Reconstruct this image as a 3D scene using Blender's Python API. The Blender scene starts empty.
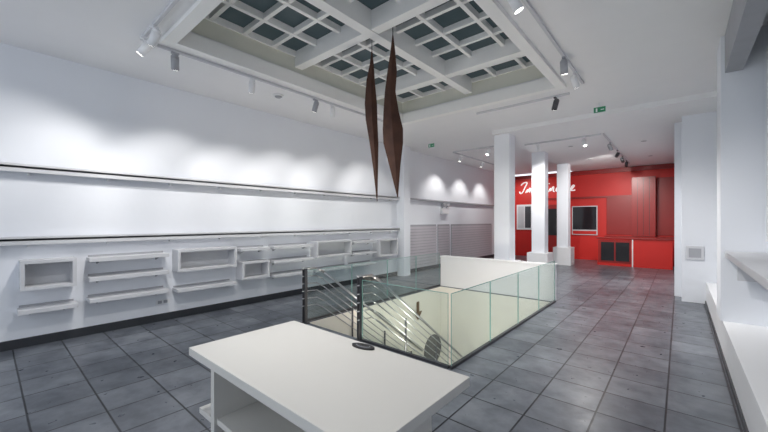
import bpy, bmesh, math, random
from mathutils import Vector, Matrix
random.seed(4)
scene = bpy.context.scene
scene.view_settings.view_transform = 'Standard'

# ---------------------------------------------------------------- materials
def newmat(name):
    m = bpy.data.materials.new(name); m.use_nodes = True
    nt = m.node_tree; nt.nodes.clear()
    out = nt.nodes.new('ShaderNodeOutputMaterial')
    return m, nt, out
def pmat(name, col, rough=0.6, metal=0.0, noise=0.03, scale=3.0, bump=0.0, spec=0.5, emit=None, estr=0):
    m, nt, out = newmat(name)
    b = nt.nodes.new('ShaderNodeBsdfPrincipled')
    b.inputs['Roughness'].default_value = rough
    b.inputs['Metallic'].default_value = metal
    b.inputs['Specular IOR Level'].default_value = spec
    geo = nt.nodes.new('ShaderNodeNewGeometry')
    n = nt.nodes.new('ShaderNodeTexNoise'); n.inputs['Scale'].default_value = scale; n.inputs['Detail'].default_value = 5
    nt.links.new(geo.outputs['Position'], n.inputs['Vector'])
    mix = nt.nodes.new('ShaderNodeMix'); mix.data_type = 'RGBA'
    lo = [max(0, c*(1-noise*2)) for c in col]; hi = [min(1, c*(1+noise*2)) for c in col]
    mix.inputs['A'].default_value = (*lo, 1); mix.inputs['B'].default_value = (*hi, 1)
    nt.links.new(n.outputs['Fac'], mix.inputs['Factor'])
    nt.links.new(mix.outputs['Result'], b.inputs['Base Color'])
    if bump:
        bp = nt.nodes.new('ShaderNodeBump'); bp.inputs['Strength'].default_value = bump; bp.inputs['Distance'].default_value = 0.01
        n2 = nt.nodes.new('ShaderNodeTexNoise'); n2.inputs['Scale'].default_value = scale*12
        nt.links.new(geo.outputs['Position'], n2.inputs['Vector'])
        nt.links.new(n2.outputs['Fac'], bp.inputs['Height']); nt.links.new(bp.outputs['Normal'], b.inputs['Normal'])
    if emit:
        b.inputs['Emission Color'].default_value = (*emit, 1); b.inputs['Emission Strength'].default_value = estr
    nt.links.new(b.outputs['BSDF'], out.inputs['Surface'])
    return m
def tile_mat():
    m, nt, out = newmat('slate_tile')
    L = nt.links.new
    geo = nt.nodes.new('ShaderNodeNewGeometry')
    mp = nt.nodes.new('ShaderNodeMapping'); mp.inputs['Location'].default_value = (0.10, 0.24, 0)
    L(geo.outputs['Position'], mp.inputs['Vector'])
    br = nt.nodes.new('ShaderNodeTexBrick'); br.offset = 0.0; br.squash = 1.0
    br.inputs['Scale'].default_value = 1.0
    br.inputs['Brick Width'].default_value = 0.5; br.inputs['Row Height'].default_value = 0.5
    br.inputs['Mortar Size'].default_value = 0.009; br.inputs['Mortar Smooth'].default_value = 0.2
    br.inputs['Bias'].default_value = 0.0
    br.inputs['Color1'].default_value = (0.125, 0.14, 0.165, 1); br.inputs['Color2'].default_value = (0.215, 0.235, 0.265, 1)
    br.inputs['Mortar'].default_value = (0.022, 0.025, 0.032, 1)
    L(mp.outputs['Vector'], br.inputs['Vector'])
    n = nt.nodes.new('ShaderNodeTexNoise'); n.inputs['Scale'].default_value = 2.8; n.inputs['Detail'].default_value = 6; n.inputs['Roughness'].default_value = 0.62
    L(geo.outputs['Position'], n.inputs['Vector'])
    ramp = nt.nodes.new('ShaderNodeValToRGB')
    ramp.color_ramp.elements[0].position = 0.36; ramp.color_ramp.elements[0].color = (0.52, 0.53, 0.56, 1)
    ramp.color_ramp.elements[1].position = 0.66; ramp.color_ramp.elements[1].color = (1.0, 1.0, 1.0, 1)
    L(n.outputs['Fac'], ramp.inputs['Fac'])
    mx = nt.nodes.new('ShaderNodeMix'); mx.data_type = 'RGBA'; mx.blend_type = 'MULTIPLY'; mx.inputs['Factor'].default_value = 1
    L(br.outputs['Color'], mx.inputs['A']); L(ramp.outputs['Color'], mx.inputs['B'])
    b = nt.nodes.new('ShaderNodeBsdfPrincipled')
    L(mx.outputs['Result'], b.inputs['Base Color'])
    n2 = nt.nodes.new('ShaderNodeTexNoise'); n2.inputs['Scale'].default_value = 9; n2.inputs['Detail'].default_value = 3
    L(geo.outputs['Position'], n2.inputs['Vector'])
    mr = nt.nodes.new('ShaderNodeMapRange'); mr.inputs['To Min'].default_value = 0.22; mr.inputs['To Max'].default_value = 0.40
    L(n2.outputs['Fac'], mr.inputs['Value']); L(mr.outputs['Result'], b.inputs['Roughness'])
    add = nt.nodes.new('ShaderNodeMath'); add.operation = 'MULTIPLY_ADD'
    L(br.outputs['Fac'], add.inputs[0]); add.inputs[1].default_value = -1.0
    mul = nt.nodes.new('ShaderNodeMath'); mul.operation = 'MULTIPLY'; mul.inputs[1].default_value = 0.25
    L(n2.outputs['Fac'], mul.inputs[0]); L(mul.outputs[0], add.inputs[2])
    bp = nt.nodes.new('ShaderNodeBump'); bp.inputs['Strength'].default_value = 0.35; bp.inputs['Distance'].default_value = 0.007
    L(add.outputs[0], bp.inputs['Height']); L(bp.outputs['Normal'], b.inputs['Normal'])
    L(b.outputs['BSDF'], out.inputs['Surface'])
    return m
def glass_mat(name, tint):
    m, nt, out = newmat(name)
    L = nt.links.new
    lw = nt.nodes.new('ShaderNodeLayerWeight'); lw.inputs['Blend'].default_value = 0.5
    pw = nt.nodes.new('ShaderNodeMath'); pw.operation = 'POWER'; pw.inputs[1].default_value = 4.0
    L(lw.outputs['Facing'], pw.inputs[0])
    ma = nt.nodes.new('ShaderNodeMath'); ma.operation = 'MULTIPLY_ADD'; ma.inputs[1].default_value = 0.7; ma.inputs[2].default_value = 0.05
    L(pw.outputs[0], ma.inputs[0])
    tr = nt.nodes.new('ShaderNodeBsdfTransparent'); tr.inputs['Color'].default_value = (*tint, 1)
    gl = nt.nodes.new('ShaderNodeBsdfGlossy'); gl.inputs['Roughness'].default_value = 0.02
    ms = nt.nodes.new('ShaderNodeMixShader')
    L(ma.outputs[0], ms.inputs[0]); L(tr.outputs[0], ms.inputs[1]); L(gl.outputs[0], ms.inputs[2])
    L(ms.outputs[0], out.inputs['Surface'])
    return m
def emat(name, col, s):
    m, nt, out = newmat(name)
    e = nt.nodes.new('ShaderNodeEmission'); e.inputs['Color'].default_value = (*col, 1); e.inputs['Strength'].default_value = s
    nt.links.new(e.outputs[0], out.inputs['Surface']); return m

M_WALL = pmat('white_plaster', (0.79, 0.815, 0.865), 0.75, noise=0.01, scale=1.2, bump=0.12)
M_CEIL = pmat('white_ceiling_paint', (0.84, 0.84, 0.85), 0.85, noise=0.01, bump=0.08)
M_WHITE = pmat('white_lacquer', (0.80, 0.81, 0.83), 0.4, noise=0.01)
M_CREAM = pmat('cream_plaster', (0.84, 0.82, 0.75), 0.7, noise=0.01)
M_SHELF = pmat('grey_white_board', (0.60, 0.61, 0.64), 0.5, noise=0.03)
M_TABLE = pmat('table_laminate', (0.64, 0.63, 0.60), 0.35, noise=0.015)
M_DARK = pmat('dark_skirting', (0.035, 0.038, 0.045), 0.45)
M_STAIR = pmat('stair_tread_stone', (0.22, 0.22, 0.23), 0.5)
M_BLACK = pmat('black_plastic', (0.012, 0.012, 0.013), 0.35)
M_STEEL = pmat('brushed_steel', (0.50, 0.51, 0.53), 0.3, 1.0)
M_DSTEEL = pmat('dark_steel', (0.10, 0.10, 0.11), 0.35, 0.8)
M_RUST = pmat('rusted_bronze', (0.085, 0.036, 0.022), 0.6, 0.3, noise=0.3, scale=6, bump=0.4)
M_RED = pmat('red_paint', (0.57, 0.013, 0.008), 0.5, noise=0.03)
M_DRED = pmat('dark_red_panel', (0.27, 0.009, 0.007), 0.35, noise=0.05)
M_ALU = pmat('grey_trim', (0.36, 0.37, 0.40), 0.5, noise=0.05, scale=5)
M_SLAT = pmat('slatwall_board', (0.56, 0.54, 0.58), 0.5)
M_TILE = tile_mat()
M_GLASS = glass_mat('clear_glass', (0.91, 0.96, 0.95))
M_GEDGE = pmat('glass_edge_green', (0.25, 0.44, 0.41), 0.15)
M_SKYG = pmat('skylight_wired_glass', (0.020, 0.032, 0.038), 0.3, noise=0.2, scale=2, bump=0.1, spec=0.25, emit=(0.085, 0.13, 0.145), estr=0.18)
M_BEAM = pmat('skylight_beam_paint', (0.88, 0.88, 0.87), 0.6, noise=0.01)
M_WARM = pmat('skylight_upstand_paint', (0.70, 0.70, 0.62), 0.6)
M_LENS = emat('lamp_lens', (1, 0.97, 0.92), 14)
M_GREEN = pmat('exit_green', (0.02, 0.14, 0.07), 0.4, emit=(0.05, 0.5, 0.25), estr=0.1)
M_GOLD = pmat('brass_arrow', (0.16, 0.10, 0.045), 0.4, 0.2)
M_PIC = pmat('poster_print', (0.10, 0.10, 0.10), 0.5, noise=0.8, scale=14)
M_SCR = pmat('dark_glass', (0.015, 0.015, 0.018), 0.1)
M_TXT = pmat('sign_white', (0.88, 0.85, 0.85), 0.4, emit=(1, 0.95, 0.95), estr=0.35)
M_FROST = pmat('frosted_pane', (0.68, 0.72, 0.78), 0.25, noise=0.02)

# ---------------------------------------------------------------- mesh builder
class B:
    def __init__(s, name):
        s.name = name; s.bm = bmesh.new(); s.mats = []
    def mi(s, m):
        if m not in s.mats: s.mats.append(m)
        return s.mats.index(m)
    def box(s, x0, x1, y0, y1, z0, z1, m, bevel=0.0):
        r = bmesh.ops.create_cube(s.bm, size=1.0)
        vs = r['verts']
        for v in vs:
            v.co = Vector(((x0+x1)/2+v.co.x*(x1-x0), (y0+y1)/2+v.co.y*(y1-y0), (z0+z1)/2+v.co.z*(z1-z0)))
        i = s.mi(m)
        fs = set(f for v in vs for f in v.link_faces)
        for f in fs: f.material_index = i
        if bevel:
            es = list(set(e for v in vs for e in v.link_edges))
            rr = bmesh.ops.bevel(s.bm, geom=es, offset=bevel, segments=2, affect='EDGES', profile=0.7)
            for f in rr['faces']: f.material_index = i
        return s
    def cyl(s, p, q, r, m, seg=16, r2=None, smooth=True):
        p = Vector(p); q = Vector(q); d = q-p
        mat = Matrix.Translation((p+q)/2) @ d.to_track_quat('Z', 'Y').to_matrix().to_4x4()
        rr = bmesh.ops.create_cone(s.bm, cap_ends=True, segments=seg, radius1=r, radius2=(r if r2 is None else r2), depth=d.length, matrix=mat)
        i = s.mi(m)
        for f in set(f for v in rr['verts'] for f in v.link_faces):
            f.material_index = i
            if smooth and len(f.verts) == 4: f.smooth = True
        return s
    def ball(s, p, r, m):
        rr = bmesh.ops.create_uvsphere(s.bm, u_segments=14, v_segments=8, radius=r, matrix=Matrix.Translation(p))
        i = s.mi(m)
        for f in set(f for v in rr['verts'] for f in v.link_faces):
            f.material_index = i; f.smooth = True
        return s
    def poly(s, pts, ext, m):
        ext = Vector(ext)
        a = [s.bm.verts.new(p) for p in pts]; b = [s.bm.verts.new(Vector(p)+ext) for p in pts]
        i = s.mi(m); n = len(pts)
        fs = [s.bm.faces.new(a[::-1]), s.bm.faces.new(b)]
        for k in range(n):
            fs.append(s.bm.faces.new([a[k], a[(k+1) % n], b[(k+1) % n], b[k]]))
        for f in fs: f.material_index = i
        bmesh.ops.recalc_face_normals(s.bm, faces=fs)
        return s
    def done(s, parent=None):
        me = bpy.data.meshes.new(s.name); s.bm.to_mesh(me); s.bm.free()
        for m in s.mats: me.materials.append(m)
        o = bpy.data.objects.new(s.name, me); scene.collection.objects.link(o)
        if parent: o.parent = parent
        return o

XL = -7.1; YB = 18.3; ZC = 4.26; YF = -3.5; XR = 0.85
VX0, VX1, VY0, VY1 = -5.04, -2.15, 3.74, 8.28      # stair void
SX0, SX1, SY0, SY1 = -5.2, -1.65, 1.65, 6.75       # skylight opening

# ---------------------------------------------------------------- shell
f = B('floor')
f.box(XL-.2, XR+.2, YF, VY0, -.3, 0, M_TILE)
f.box(XL-.2, XR+.2, VY1, YB+.2, -.3, 0, M_TILE)
f.box(XL-.2, VX0, VY0, VY1, -.3, 0, M_TILE)
f.box(VX1, XR+.2, VY0, VY1, -.3, 0, M_TILE)
f.done()
f = B('wall_stairwell')
f.box(VX0-.15, VX0, VY0-.15, VY1+.15, -2.8, -.3, M_CREAM)
f.box(VX1, VX1+.15, VY0-.15, VY1+.15, -2.8, -.3, M_CREAM)
f.box(VX0, VX1, VY1, VY1+.15, -2.8, -.3, M_CREAM)
f.box(VX0, VX1, VY0-.15, VY0, -2.8, -.3, M_CREAM)
f.box(VX0-.0, VX0+.012, VY0+.0, VY1, -.3, -.02, M_CREAM)
f.box(VX0, VX1, VY1-.012, VY1, -.3, -.02, M_CREAM)
f.done()
B('floor_basement').box(VX0-.15, VX1+.15, VY0-.15, VY1+.15, -2.9, -2.8, M_TILE).done()

c = B('ceiling')
for (a, b2, c2, d) in [(XL-.2, SX0, YF, YB+.2), (SX1, XR+.2, YF, YB+.2), (SX0, SX1, YF, SY0), (SX0, SX1, SY1, YB+.2)]:
    c.box(a, b2, c2, d, ZC, ZC+.2, M_CEIL)
c.done()
B('ceiling_soffit').box(-3.87, XR, 9.0, YB, ZC-.11, ZC-.001, M_CEIL).done()
B('wall_left').box(XL-.2, XL, YF, YB+.2, 0, ZC, M_WALL).done()
B('wall_back').box(XL, XR+.2, YB, YB+.2, 0, ZC-.11, M_RED).done()
w = B('wall_right')
w.box(XR, XR+.2, YF, 10.2, 0, ZC, M_WALL)
w.box(-.10, XR+.2, 10.8, YB, 0, ZC-.11, M_WALL)
w.done()

# skylight -------------------------------------------------
s = B('ceiling_skylight')
ZG = 4.80
for a in [(SX0-.12, SX0, SY0-.12, SY1+.12), (SX1, SX1+.12, SY0-.12, SY1+.12), (SX0, SX1, SY0-.12, SY0), (SX0, SX1, SY1, SY1+.12)]:
    s.box(*a, ZC+.2, ZG+.2, M_WARM)
for a in [(SX0-.10, SX0+.05, SY0-.10, SY1+.10), (SX1-.05, SX1+.10, SY0-.10, SY1+.10), (SX0+.05, SX1-.05, SY0-.10, SY0+.05), (SX0+.05, SX1-.05, SY1-.05, SY1+.10)]:
    s.box(*a, ZC-.06, ZC+.16, M_BEAM)
nx, ny = 6, 10
for i in range(0, nx+1):
    x = SX0+(SX1-SX0)*i/nx
    big = (i == 3)
    wd = .08 if big else .03
    s.box(x-wd, x+wd, SY0, SY1, ZG-(.28 if big else .08), ZG+.02, M_BEAM)
for j in range(0, ny+1):
    y = SY0+(SY1-SY0)*j/ny
    big = (j in (4, 8))
    wd = .08 if big else .03
    s.box(SX0, SX1, y-wd, y+wd, ZG-(.26 if big else .07), ZG+.015, M_BEAM)
s.box(SX0-.02, SX1+.02, SY0-.02, SY1+.02, ZG+.02, ZG+.05, M_SKYG)
s.done()

# columns -------------------------------------------------
for y in (9.35, 12.5, 15.7):
    c = B('column')
    x = -3.66; h = .21
    c.box(x-h, x+h, y-h, y+h, 0, ZC-.11, M_WALL, .008)
    c.box(x-.33, x+.33, y-.33, y+.33, 0, .72, M_WHITE, .01)
    c.done()
p = B('pillar_right')
p.box(.03, .86, 10.2, 10.8, 0, ZC-.11, M_WALL, .006)
p.done()
p = B('pillar_right')
p.box(.41, .80, 6.4, 7.0, .47, ZC, M_WALL, .006)
p.box(.80, XR, 6.4, 7.0, .47, ZC, M_WALL)
p.done()
B('trim_window_ledge').box(.43, XR, YF, 10.2, 0, .47, M_WHITE, .008).done()
v = B('trim_valance')
v.box(.45, .62, YF, 6.38, 3.75, ZC, M_ALU, .005)
v.done()
v = B('window_shelf')
v.box(.45, XR, -.6, 6.38, 1.33, 1.40, M_SHELF, .005)
for y in (-.2, 2.0, 4.1, 6.2):
    v.box(.55, XR, y-.02, y+.02, 1.05, 1.33, M_SHELF)
v.done()
v = B('window_2')
for k in range(6):
    y0 = -1.0+k*1.22
    v.box(XR-.03, XR-.002, y0, y0+1.16, 1.55, 3.9, M_FROST)
    v.box(XR-.05, XR-.03, y0, y0+.05, 1.55, 3.9, M_WHITE); v.box(XR-.05, XR-.03, y0+1.11, y0+1.16, 1.55, 3.9, M_WHITE)
    v.box(XR-.05, XR-.03, y0+.05, y0+1.11, 1.55, 1.60, M_WHITE); v.box(XR-.05, XR-.03, y0+.05, y0+1.11, 3.85, 3.9, M_WHITE)
v.done()
b = B('baseboard_right'); b.box(.415, .43, YF, 10.2, 0, .07, M_DARK); b.done()
b = B('baseboard_left'); b.box(XL, XL+.025, YF, YB, 0, .13, M_DARK); b.done()
b = B('electrical_box'); b.box(.10, .40, 10.15, 10.199, .95, 1.25, M_SHELF, .01); b.box(.15, .35, 10.14, 10.15, 1.0, 1.2, M_ALU); b.done()

# wall rails on left wall ---------------------------------
for nm, z in (('trim_upper_rail', 2.54), ('trim_lower_rail', 1.52)):
    t = B(nm)
    t.box(XL, XL+.13, YF, 8.9, z, z+.03, M_SHELF)
    t.box(XL+.10, XL+.13, YF, 8.9, z-.055, z+.06, M_SHELF)
    if z > 2:
        t.box(XL, XL+.10, 9.25, YB, z, z+.05, M_ALU)
    y = YF+.3
    while y < 8.8:
        t.box(XL, XL+.09, y, y+.025, z-.09, z, M_WHITE); y += .9
    t.done()
c = B('wall_pilaster'); c.box(XL, XL+.30, 8.9, 9.25, 0, ZC, M_WALL, .006); c.done()
cu = bpy.data.curves.new('cable', 'CURVE'); cu.dimensions = '3D'; cu.bevel_depth = .006
sp = cu.splines.new('POLY'); pts = []
y = -1.0
while y < 8.8:
    pts.append((XL+.05, y, 2.59+.012*math.sin(y*5)+.01*math.sin(y*13))); y += .12
sp.points.add(len(pts)-1)
for i, q in enumerate(pts): sp.points[i].co = (*q, 1)
o = bpy.data.objects.new('wall_cable', cu); scene.collection.objects.link(o); cu.materials.append(M_SHELF)

# shelves --------------------------------------------------
def plank(y0, y1, z, d=.28):
    b = B('wall_shelf')
    b.box(XL, XL+d, y0, y1, z-.03, z+.03, M_SHELF, .004)
    b.box(XL, XL+.02, y0+.02, y1-.02, z+.03, z+.06, M_ALU)
    for yy in (y0+.12, y1-.14):
        b.poly([(XL+.0, yy, z-.03), (XL+.18, yy, z-.03), (XL, yy, z-.09)], (0, .02, 0), M_ALU)
    b.done()
def cubby(y0, y1, z0, z1, d=.30):
    b = B('box_shelf'); t = .045
    b.box(XL, XL+d, y0, y1, z0, z0+t, M_SHELF, .003); b.box(XL, XL+d, y0, y1, z1-t, z1, M_SHELF, .003)
    b.box(XL, XL+d, y0, y0+t, z0+t, z1-t, M_SHELF, .003); b.box(XL, XL+d, y1-t, y1, z0+t, z1-t, M_SHELF, .003)
    b.box(XL, XL+.02, y0+t, y1-t, z0+t, z1-t, M_SHELF)
    b.done()
cubby(.32, .90, .84, 1.25); plank(.30, .92, .54)
for z in (1.20, .90, .57): plank(1.05, 2.13, z)
cubby(2.26, 3.34, .88, 1.28); plank(2.26, 3.34, .54)
plank(3.44, 4.10, 1.20); cubby(3.46, 4.08, .58, .95)
for z in (1.20, .88, .56): plank(4.20, 5.28, z)
cubby(5.38, 6.56, .88, 1.29); plank(5.38, 6.56, .55)
for z in (1.20, .88, .56): plank(6.68, 7.6, z)
cubby(7.72, 8.6, .72, 1.24)

# slat wall ------------------------------------------------
for (y0, y1) in ((9.35, 11.3), (11.42, 12.3), (12.45, 16.4)):
    b = B('trim_slatwall')
    b.box(XL, XL+.02, y0, y1, .13, 1.67, M_ALU)
    z = .15
    while z < 1.6:
        b.box(XL+.02, XL+.045, y0, y1, z, z+.085, M_SLAT); z += .105
    b.done()
b = B('wall_emergency_light')
b.box(XL, XL+.12, 11.6, 12.1, 2.08, 2.30, M_WHITE, .01)
for yy in (11.72, 11.98):
    b.cyl((XL+.06, yy, 2.30), (XL+.06, yy, 2.38), .015, M_DSTEEL)
    b.cyl((XL+.03, yy, 2.42), (XL+.17, yy, 2.42), .06, M_ALU, r2=.085)
b.done()
b = B('wall_socket'); b.box(XL, XL+.012, 2.0, 2.22, .30, .38, M_WHITE, .003); b.box(XL+.012, XL+.02, 2.03, 2.09, .315, .365, M_ALU); b.box(XL+.012, XL+.02, 2.12, 2.18, .315, .365, M_ALU); b.done()

b = B('half_wall'); b.box(VX0-.02, VX1+.02, VY1+.02, VY1+.22, 0, .80, M_WHITE, .006); b.box(VX0-.04, VX1+.04, VY1+.005, VY1+.24, .80, .83, M_WHITE, .004); b.done()

# glass balustrades ----------------------------------------
def glass_run(name, axis, const, a0, a1, n, z1=.91):
    e = B(name)
    g = .010
    for i in range(n):
        s0 = a0+(a1-a0)*i/n+g; s1 = a0+(a1-a0)*(i+1)/n-g
        def bx(p, q, z0, zz, m, th):
            if axis == 'y': e.box(const-th, const+th, p, q, z0, zz, m)
            else: e.box(p, q, const-th, const+th, z0, zz, m)
        bx(s0, s1, .03, z1, M_GLASS, .006)
        bx(s0, s1, z1, z1+.007, M_GEDGE, .006)
        bx(s0-.002, s0, .03, z1, M_GEDGE, .006)
        bx(s1, s1+.002, .03, z1, M_GEDGE, .006)
    if axis == 'y': e.box(const-.022, const+.022, a0, a1, 0, .035, M_DSTEEL)
    else: e.box(a0, a1, const-.022, const+.022, 0, .035, M_DSTEEL)
    e.done()
glass_run('glass_balustrade', 'y', VX1+.04, VY0-.04, VY1, 4)
glass_run('glass_balustrade', 'y', VX0-.04, VY0+.03, VY1, 4)
glass_run('glass_balustrade', 'x', VY0-.04, -3.62, VX1+.01, 1)

# staircase with its railings --------------------------------
stair = bpy.data.objects.new('staircase', None); scene.collection.objects.link(stair)
st = B('flight')
n = 14; run = .27; rise = .2
for i in range(n):
    y = VY0+.02+i*run; z = -(i+1)*rise
    st.box(VX0+.02, -3.70, y, y+run+.03, z-.04, z, M_STAIR)
    st.box(VX0+.02, -3.70, y, y+.02, z, z+rise-.04, M_WHITE)
st.poly([(-3.70, VY0+.02, -.25), (-3.70, VY0+.02+n*run, -.25-n*rise+.25), (-3.70, VY0+.02+n*run, -n*rise+.25), (-3.70, VY0+.02, -.02)], (.04, 0, 0), M_WHITE)
st.done(stair)
def stair_rail(x):
    r = B('railing')
    sl = rise/run
    L = 3.6
    y0 = VY0-.04 if x > -4 else VY0-.06
    for dx in (-.030, .030):
        r.box(x+dx-.012, x+dx+.012, y0-.025, y0+.025, 0, .96, M_DSTEEL)
    r.box(x-.06, x+.06, y0-.06, y0+.06, 0, .012, M_DSTEEL)
    for k in range(1, 4):
        yy = VY0+.1+k*1.0
        zz = -(yy-VY0)*sl
        r.cyl((x, yy, zz-.15), (x, yy, zz+.90), .018, M_DSTEEL)
    hs = [.97, .83, .70, .57, .44, .31]
    for i, h in enumerate(hs):
        rad = .022 if i == 0 else .009
        mt = M_STEEL
        r.cyl((x, y0-.05, h), (x, y0+.26, h-.02), rad, mt)
        r.ball((x, y0+.26, h-.02), rad, mt); r.ball((x, y0-.05, h), rad, mt)
        r.cyl((x, y0+.26, h-.02), (x, y0+.42, h-.11), rad, mt)
        r.ball((x, y0+.42, h-.11), rad, mt)
        r.cyl((x, y0+.42, h-.11), (x, y0+.42+L-.4, h-.11-(L-.4)*sl), rad, mt)
    r.done(stair)
stair_rail(-3.66); stair_rail(-5.00)
b = B('arrow_sign')
X = VX0+.0
def yz(y, z): return (X+.013, 7.15+y, -.50+z)
b.poly([yz(-.045, .26), yz(.045, .26), yz(.045, 0), yz(.17, 0), yz(0, -.20), yz(-.17, 0), yz(-.045, 0)], (.02, 0, 0), M_GOLD)
b.done()
b = B('round_poster')
b.cyl((VX0+.001, 7.85, -1.65), (VX0+.03, 7.85, -1.65), .40, M_PIC, 40)
b.done()

# table -----------------------------------------------------
t = B('display_table')
tx0, tx1, ty0, ty1, tz = -2.65, -.92, .95, 1.83, .90
t.box(tx0, tx1, ty0, ty1, tz-.055, tz, M_TABLE, .004)
t.box(tx0+.22, tx0+.27, ty0+.06, ty1-.06, 0, tz-.055, M_TABLE, .003)
t.box(tx1-.27, tx1-.22, ty0+.06, ty1-.06, 0, tz-.055, M_TABLE, .003)
t.box(tx0+.27, tx1-.27, ty1-.12, ty1-.08, .0, tz-.055, M_TABLE)
t.box(tx0+.27, tx1-.27, ty0+.08, ty1-.12, .42, .46, M_TABLE)
t.box(tx0+.03, tx0+.22, ty0+.06, ty1-.06, .42, .46, M_TABLE, .003)
t.done()
d = B('oval_plate')
d.cyl((0, 0, 0), (0, 0, .012), .095, M_BLACK, 32)
d.cyl((0, 0, .012), (0, 0, .015), .060, M_ALU, 32, r2=.058)
d.cyl((0, 0, .015), (0, 0, .017), .053, M_BLACK, 32)
for v in d.bm.verts: v.co.y *= .42
o = d.done(); o.location = (-1.71, 1.76, tz+.001); o.rotation_euler = (0, 0, math.radians(8))

# hanging sculptures ---------------------------------------
def blade(name, cx, cy, prof, ang, ztop):
    b = B(name); i = b.mi(M_RUST)
    rings = []
    for (z, off, wl, wr, th, tw) in prof:
        a = ang+math.radians(tw)
        R = Vector((math.cos(a), math.sin(a), 0)); N = Vector((-math.sin(a), math.cos(a), 0))
        R0 = Vector((math.cos(ang), math.sin(ang), 0))
        ctr = Vector((cx, cy, z))+R0*off
        rings.append([b.bm.verts.new(ctr-R*wl), b.bm.verts.new(ctr-N*th), b.bm.verts.new(ctr+R*wr), b.bm.verts.new(ctr+N*th)])
    for k in range(len(rings)-1):
        for q in range(4):
            fc = b.bm.faces.new([rings[k][q], rings[k][(q+1) % 4], rings[k+1][(q+1) % 4], rings[k+1][q]]); fc.material_index = i
    b.bm.faces.new(rings[0][::-1]); b.bm.faces.new(rings[-1])
    bmesh.ops.recalc_face_normals(b.bm, faces=b.bm.faces[:])
    z, off = prof[0][0], prof[0][1]
    R0 = Vector((math.cos(ang), math.sin(ang), 0)); pp = Vector((cx, cy, z))+R0*off
    b.cyl(pp-Vector((0, 0, .02)), (pp.x, pp.y, ztop), .006, M_DSTEEL, 8)
    b.done()
A = math.radians(40.7)
blade('hanging_sculpture', -3.56, 3.90, [
    (4.42, -.03, .005, .005, .005, 0), (4.2, -.03, .035, .03, .015, 0), (3.95, -.04, .075, .055, .03, 5), (3.60, -.04, .10, .09, .05, 8),
    (3.35, -.03, .095, .085, .05, 8), (3.0, 0, .065, .07, .03, 4), (2.6, .03, .04, .035, .02, 0), (2.1, .05, .006, .006, .006, 0)], A, ZG+.02)
blade('hanging_sculpture', -3.20, 3.92, [
    (4.55, -.0, .005, .005, .005, 0), (4.3, -.0, .035, .035, .015, 0), (4.0, -.01, .07, .07, .03, -5), (3.7, -.03, .09, .07, .04, -8),
    (3.4, -.02, .12, .11, .05, -8), (3.15, -.0, .15, .15, .06, -8), (2.95, .01, .15, .14, .05, -4), (2.6, .04, .09, .07, .03, 0), (2.15, .07, .006, .006, .006, 0)], A, ZG+.02)

# track lights ----------------------------------------------
def track(x0, y0, x1, y1, zc=ZC):
    b = B('light_track')
    if abs(x1-x0) > abs(y1-y0): b.box(x0, x1, y0-.018, y0+.018, zc-.04, zc-.001, M_SHELF)
    else: b.box(x0-.018, x0+.018, y0, y1, zc-.04, zc-.001, M_SHELF)
    b.done()
def head(x, y, tgt, power=120, size=70, zc=ZC, col=(1, .97, .93), body=M_WHITE, blend=.7):
    zt = zc-.04
    p = Vector((x, y, zt-.15)); d = (Vector(tgt)-p).normalized()
    b = B('track_spotlight')
    b.box(x-.02, x+.02, y-.05, y+.05, zt-.025, zt-.0005, body)
    b.cyl((x, y, zt-.02), (x, y, zt-.10), .010, body)
    b.cyl(p-d*.09, p+d*.09, .052, body, 20)
    b.cyl(p-d*.12, p-d*.09, .030, body, 20, r2=.052)
    b.cyl(p+d*.0905, p+d*.093, .044, M_LENS, 20)
    o = b.done()
    if power:
        l = bpy.data.lights.new('lamp', 'SPOT'); l.energy = power; l.spot_size = math.radians(size); l.spot_blend = blend
        l.shadow_soft_size = .025; l.color = col
        lo = bpy.data.objects.new('lamp', l); scene.collection.objects.link(lo)
        lo.location = p+d*.15; lo.rotation_euler = d.to_track_quat('-Z', 'Y').to_euler(); lo.parent = o
    return o
W = 95; Z2 = 1.6; SZ = 84
track(-5.5, 1.40, -5.5, 6.9); track(-5.48, 1.38, -1.3, 1.38)
track(-1.3, 1.40, -1.3, 6.9)
head(-5.35, 1.38, (XL, -.1, Z2), W, SZ); head(-4.95, 1.38, (XL, 1.0, Z2), W, 74)
head(-5.5, 1.79, (XL, 2.4, Z2), W, SZ, body=M_ALU); head(-5.5, 2.96, (XL, 3.5, Z2), W, 78)
head(-5.5, 4.3, (XL, 4.6, Z2), W, SZ, body=M_ALU); head(-5.5, 4.75, (XL, 6.1, Z2), W, 78)
head(-5.5, 6.5, (XL, 7.7, Z2), W, SZ)
head(-1.3, 3.6, (.3, 5.2, 0), 150, 100); head(-1.3, 5.6, (-1.5, 7.5, 0), 180, 110, body=M_ALU); head(-1.3, 6.3, (-.6, 9, 0), 260, 100); head(-1.3, 2.6, (-1.8, 1.5, .5), 30, 110)  # includes extra heads aimed down as floor fill
head(-3.2, 1.38, (-4.2, 2.8, 0), 160, 120); head(-2.0, 1.38, (-.8, 3.2, 0), 150, 110)  # extra heads added on the track to brighten the floor
track(-3.5, 7.3, -1.6, 7.3)
head(-1.85, 7.3, (-3.2, 8.8, 0.8), 120, 100, body=M_DSTEEL)
zs = ZC-.11
track(-3.6, 10.8, -1.6, 10.8, zs); track(-1.55, 10.8, -1.55, 17, zs)
head(-3.2, 10.8, (-3.0, 14, 0), 320, 110, zc=zs); head(-2.0, 10.8, (-1.0, 10, .5), 280, 110, zc=zs)
head(-1.55, 12.0, (-.5, 14.2, .5), 260, 110, zc=zs, body=M_ALU); head(-1.55, 13.5, (-3.6, YB, 2.0), 300, 80, zc=zs, body=M_DSTEEL); head(-1.55, 14.8, (-1.0, YB, 1.4), 90, 80, zc=zs, body=M_DSTEEL)
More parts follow.
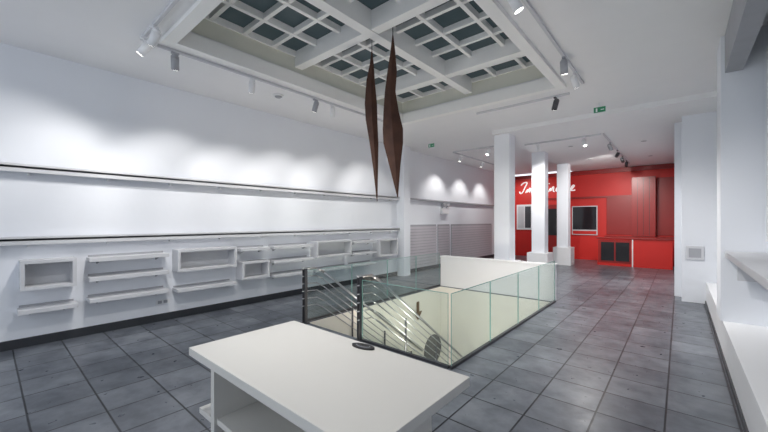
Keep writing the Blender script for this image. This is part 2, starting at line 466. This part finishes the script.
head(-1.55, 16.0, (-2, YB, 1.5), 40, 100, zc=zs, body=M_DSTEEL)  # heads aimed at the red wall are extras, added to brighten it
track(-6.1, 10.9, -6.1, 16.5); track(-6.1, 10.85, -4.4, 10.85)
head(-6.1, 11.4, (XL, 11.2, 1.9), 80, 95); head(-6.1, 13.2, (XL, 13.2, 1.9), 80, 95); head(-6.1, 15.0, (XL, 15.2, 1.9), 80, 95); head(-6.1, 16.2, (-5.8, YB, 2.0), 150, 100)
head(-4.8, 10.85, (-5.5, 9, 0), 180, 100)

b = B('smoke_detector'); b.cyl((-5.95, 3.75, ZC-.03), (-5.95, 3.75, ZC-.001), .10, M_WHITE, 28); b.cyl((-5.95, 3.75, ZC-.05), (-5.95, 3.75, ZC-.03), .05, M_ALU, 24, r2=.07); b.done()
for (x, y) in ((-1.27, 8.4), (-5.8, 9.0)):
    b = B('exit_sign')
    b.box(x-.12, x+.12, y-.02, y+.02, ZC-.20, ZC-.07, M_WHITE, .004); b.box(x-.105, x+.105, y-.024, y-.02, ZC-.19, ZC-.08, M_GREEN)
    b.box(x+.02, x+.08, y-.027, y-.024, ZC-.145, ZC-.13, M_WHITE); b.box(x-.07, x-.04, y-.027, y-.024, ZC-.175, ZC-.10, M_WHITE)
    b.cyl((x, y, ZC-.07), (x, y, ZC-.001), .012, M_WHITE); b.done()
for (x, y) in ((-2.6, 12.0), (-.8, 12.6), (-2.6, 15), (-.8, 15.6)):
    b = B('ceiling_downlight'); b.cyl((x, y, zs-.012), (x, y, zs-.001), .10, M_WHITE, 28); b.cyl((x, y, zs-.014), (x, y, zs-.012), .07, M_ALU, 24); b.done()

# red back zone ---------------------------------------------
b = B('red_chimney_box'); b.box(-1.55, -.75, YB-.45, YB-.101, 1.16, ZC-.62, M_DRED, .005)
for x in (-1.35, -1.15, -.95): b.box(x-.006, x+.006, YB-.455, YB-.449, 1.2, ZC-.65, M_BLACK)
b.done()
b = B('red_back_cabinet'); b.box(-2.5, -.13, YB-.6, YB-.002, 0, 1.1, M_RED, .005); b.box(-2.5, -.13, YB-.62, YB-.002, 1.1, 1.15, M_DRED); b.done()
b = B('wall_panelling')
b.box(-2.5, -1.57, YB-.04, YB-.002, 1.2, 2.93, M_DRED, .004)
b.box(-.73, -.13, YB-.04, YB-.002, 1.2, 3.6, M_DRED, .004)
b.done()
b = B('wall_display_screen'); b.box(-3.9, -2.85, YB-.05, YB-.002, 1.15, 2.5, M_SHELF, .01); b.box(-3.86, -2.89, YB-.06, YB-.05, 1.40, 2.46, M_SCR); b.box(-3.86, -2.89, YB-.06, YB-.05, 1.19, 1.34, M_RED); b.done()
b = B('door_1'); b.box(-5.2, -4.3, YB-.06, YB-.002, 0, 2.6, M_DRED, .01); b.box(-5.1, -4.4, YB-.07, YB-.06, 1.1, 2.4, M_SCR); b.cyl((-4.42, YB-.1, 1.0), (-4.42, YB-.1, 1.2), .015, M_STEEL); b.done()
b = B('window_1'); b.box(-6.5, -5.7, YB-.06, YB-.002, 1.35, 2.65, M_WHITE, .01); b.box(-6.42, -6.13, YB-.07, YB-.06, 1.45, 2.55, M_SHELF); b.box(-6.07, -5.78, YB-.07, YB-.06, 1.45, 2.55, M_DSTEEL); b.done()
b = B('trim_red_lintel'); b.box(-5.4, -1.7, YB-.06, YB, 2.85, 2.93, M_DRED); b.box(-6.9, -.13, YB-.10, YB, ZC-.30, ZC-.12, M_DRED); b.done()
b = B('reception_counter')
b.box(-2.58, -.20, 16.5, 17.0, 0, 1.08, M_RED, .006)
b.box(-2.62, -.16, 16.44, 17.04, 1.08, 1.13, M_DRED, .004)
b.box(-2.55, -1.45, 16.48, 16.5, .12, 1.03, M_DRED)
b.box(-2.45, -2.0, 16.465, 16.48, .2, .95, M_SCR); b.box(-1.95, -1.5, 16.465, 16.48, .2, .95, M_SCR)
b.box(-1.42, -1.38, 16.47, 16.5, 0, 1.08, M_WHITE)
b.done()
# cursive wall lettering built from pen strokes
G = {
 'I': ([(-.1, 1.5), (.2, 1.9), (.8, 2.0), (1.1, 1.9), (.85, 1.2), (.6, .3), (.3, 0), (0, .1), (-.1, .4)], 1.2),
 'm': ([(0, .1), (.3, 1), (.3, 0), (.55, .9), (.75, .9), (.72, 0), (1.0, .9), (1.2, .9), (1.15, .1), (1.4, .1)], 1.4),
 'a': ([(.9, .9), (.5, 1), (.15, .5), (.4, 0), (.8, .4), (.95, 1), (.9, .2), (1.2, .1)], 1.2),
 'g': ([(.9, .9), (.5, 1), (.15, .5), (.4, .1), (.8, .4), (.95, 1), (.85, -.5), (.45, -1), (.1, -.7), (.6, -.1), (1.2, .1)], 1.2),
 'i': ([(0, .1), (.3, 1), (.28, .2), (.6, .1)], .6),
 'n': ([(0, .1), (.3, 1), (.3, 0), (.6, .9), (.82, .9), (.8, .1), (1.1, .1)], 1.1),
 'r': ([(0, .1), (.3, 1.1), (.6, .95), (.55, .1), (.9, .1)], .9),
 'e': ([(0, .1), (.5, .6), (.6, .95), (.3, 1), (.1, .5), (.35, 0), (.9, .2)], .9)}
cu = bpy.data.curves.new('lettering', 'CURVE'); cu.dimensions = '3D'; cu.bevel_depth = .032; cu.bevel_resolution = 2; cu.resolution_u = 6
S = .25; cx = 0.0
for ch in 'Imaginaire':
    pts, wd = G[ch]
    sp = cu.splines.new('NURBS'); sp.points.add(len(pts)-1)
    for k, (px, pz) in enumerate(pts): sp.points[k].co = ((cx+px+.25*pz)*S, 0, pz*S*1.15, 1)
    sp.order_u = 3; sp.use_endpoint_u = True
    if ch == 'i':
        sp = cu.splines.new('POLY'); sp.points.add(1)
        sp.points[0].co = ((cx+.72)*S, 0, 1.45*S*1.15, 1); sp.points[1].co = ((cx+.80)*S, 0, 1.55*S*1.15, 1)
    cx += wd
o = bpy.data.objects.new('wall_lettering', cu); scene.collection.objects.link(o); cu.materials.append(M_TXT)
o.location = (-6.35, YB-.034, 3.22)

# lights ----------------------------------------------------
def point(name, loc, e, r=.15, col=(1, .92, .82)):
    l = bpy.data.lights.new(name, 'POINT'); l.energy = e; l.shadow_soft_size = r; l.color = col
    o = bpy.data.objects.new(name, l); scene.collection.objects.link(o); o.location = loc; return o
point('stairwell_fill', (-2.75, 4.25, -.75), 125, .12)  # added fill without a fixture, hidden below the floor edge, brightens the stairwell

w = bpy.data.worlds.new('World'); scene.world = w; w.use_nodes = True
bg = w.node_tree.nodes['Background']; bg.inputs[0].default_value = (.86, .92, 1, 1); bg.inputs[1].default_value = 1.5

cam = bpy.data.cameras.new('camera'); cam.sensor_width = 36; cam.lens = 344/768*36; cam.shift_y = 5/768; cam.clip_start = .05
co = bpy.data.objects.new('camera', cam); scene.collection.objects.link(co)
co.location = (0, 0, 1.8); co.rotation_euler = (math.pi/2, 0, math.radians(40.7))
scene.camera = co
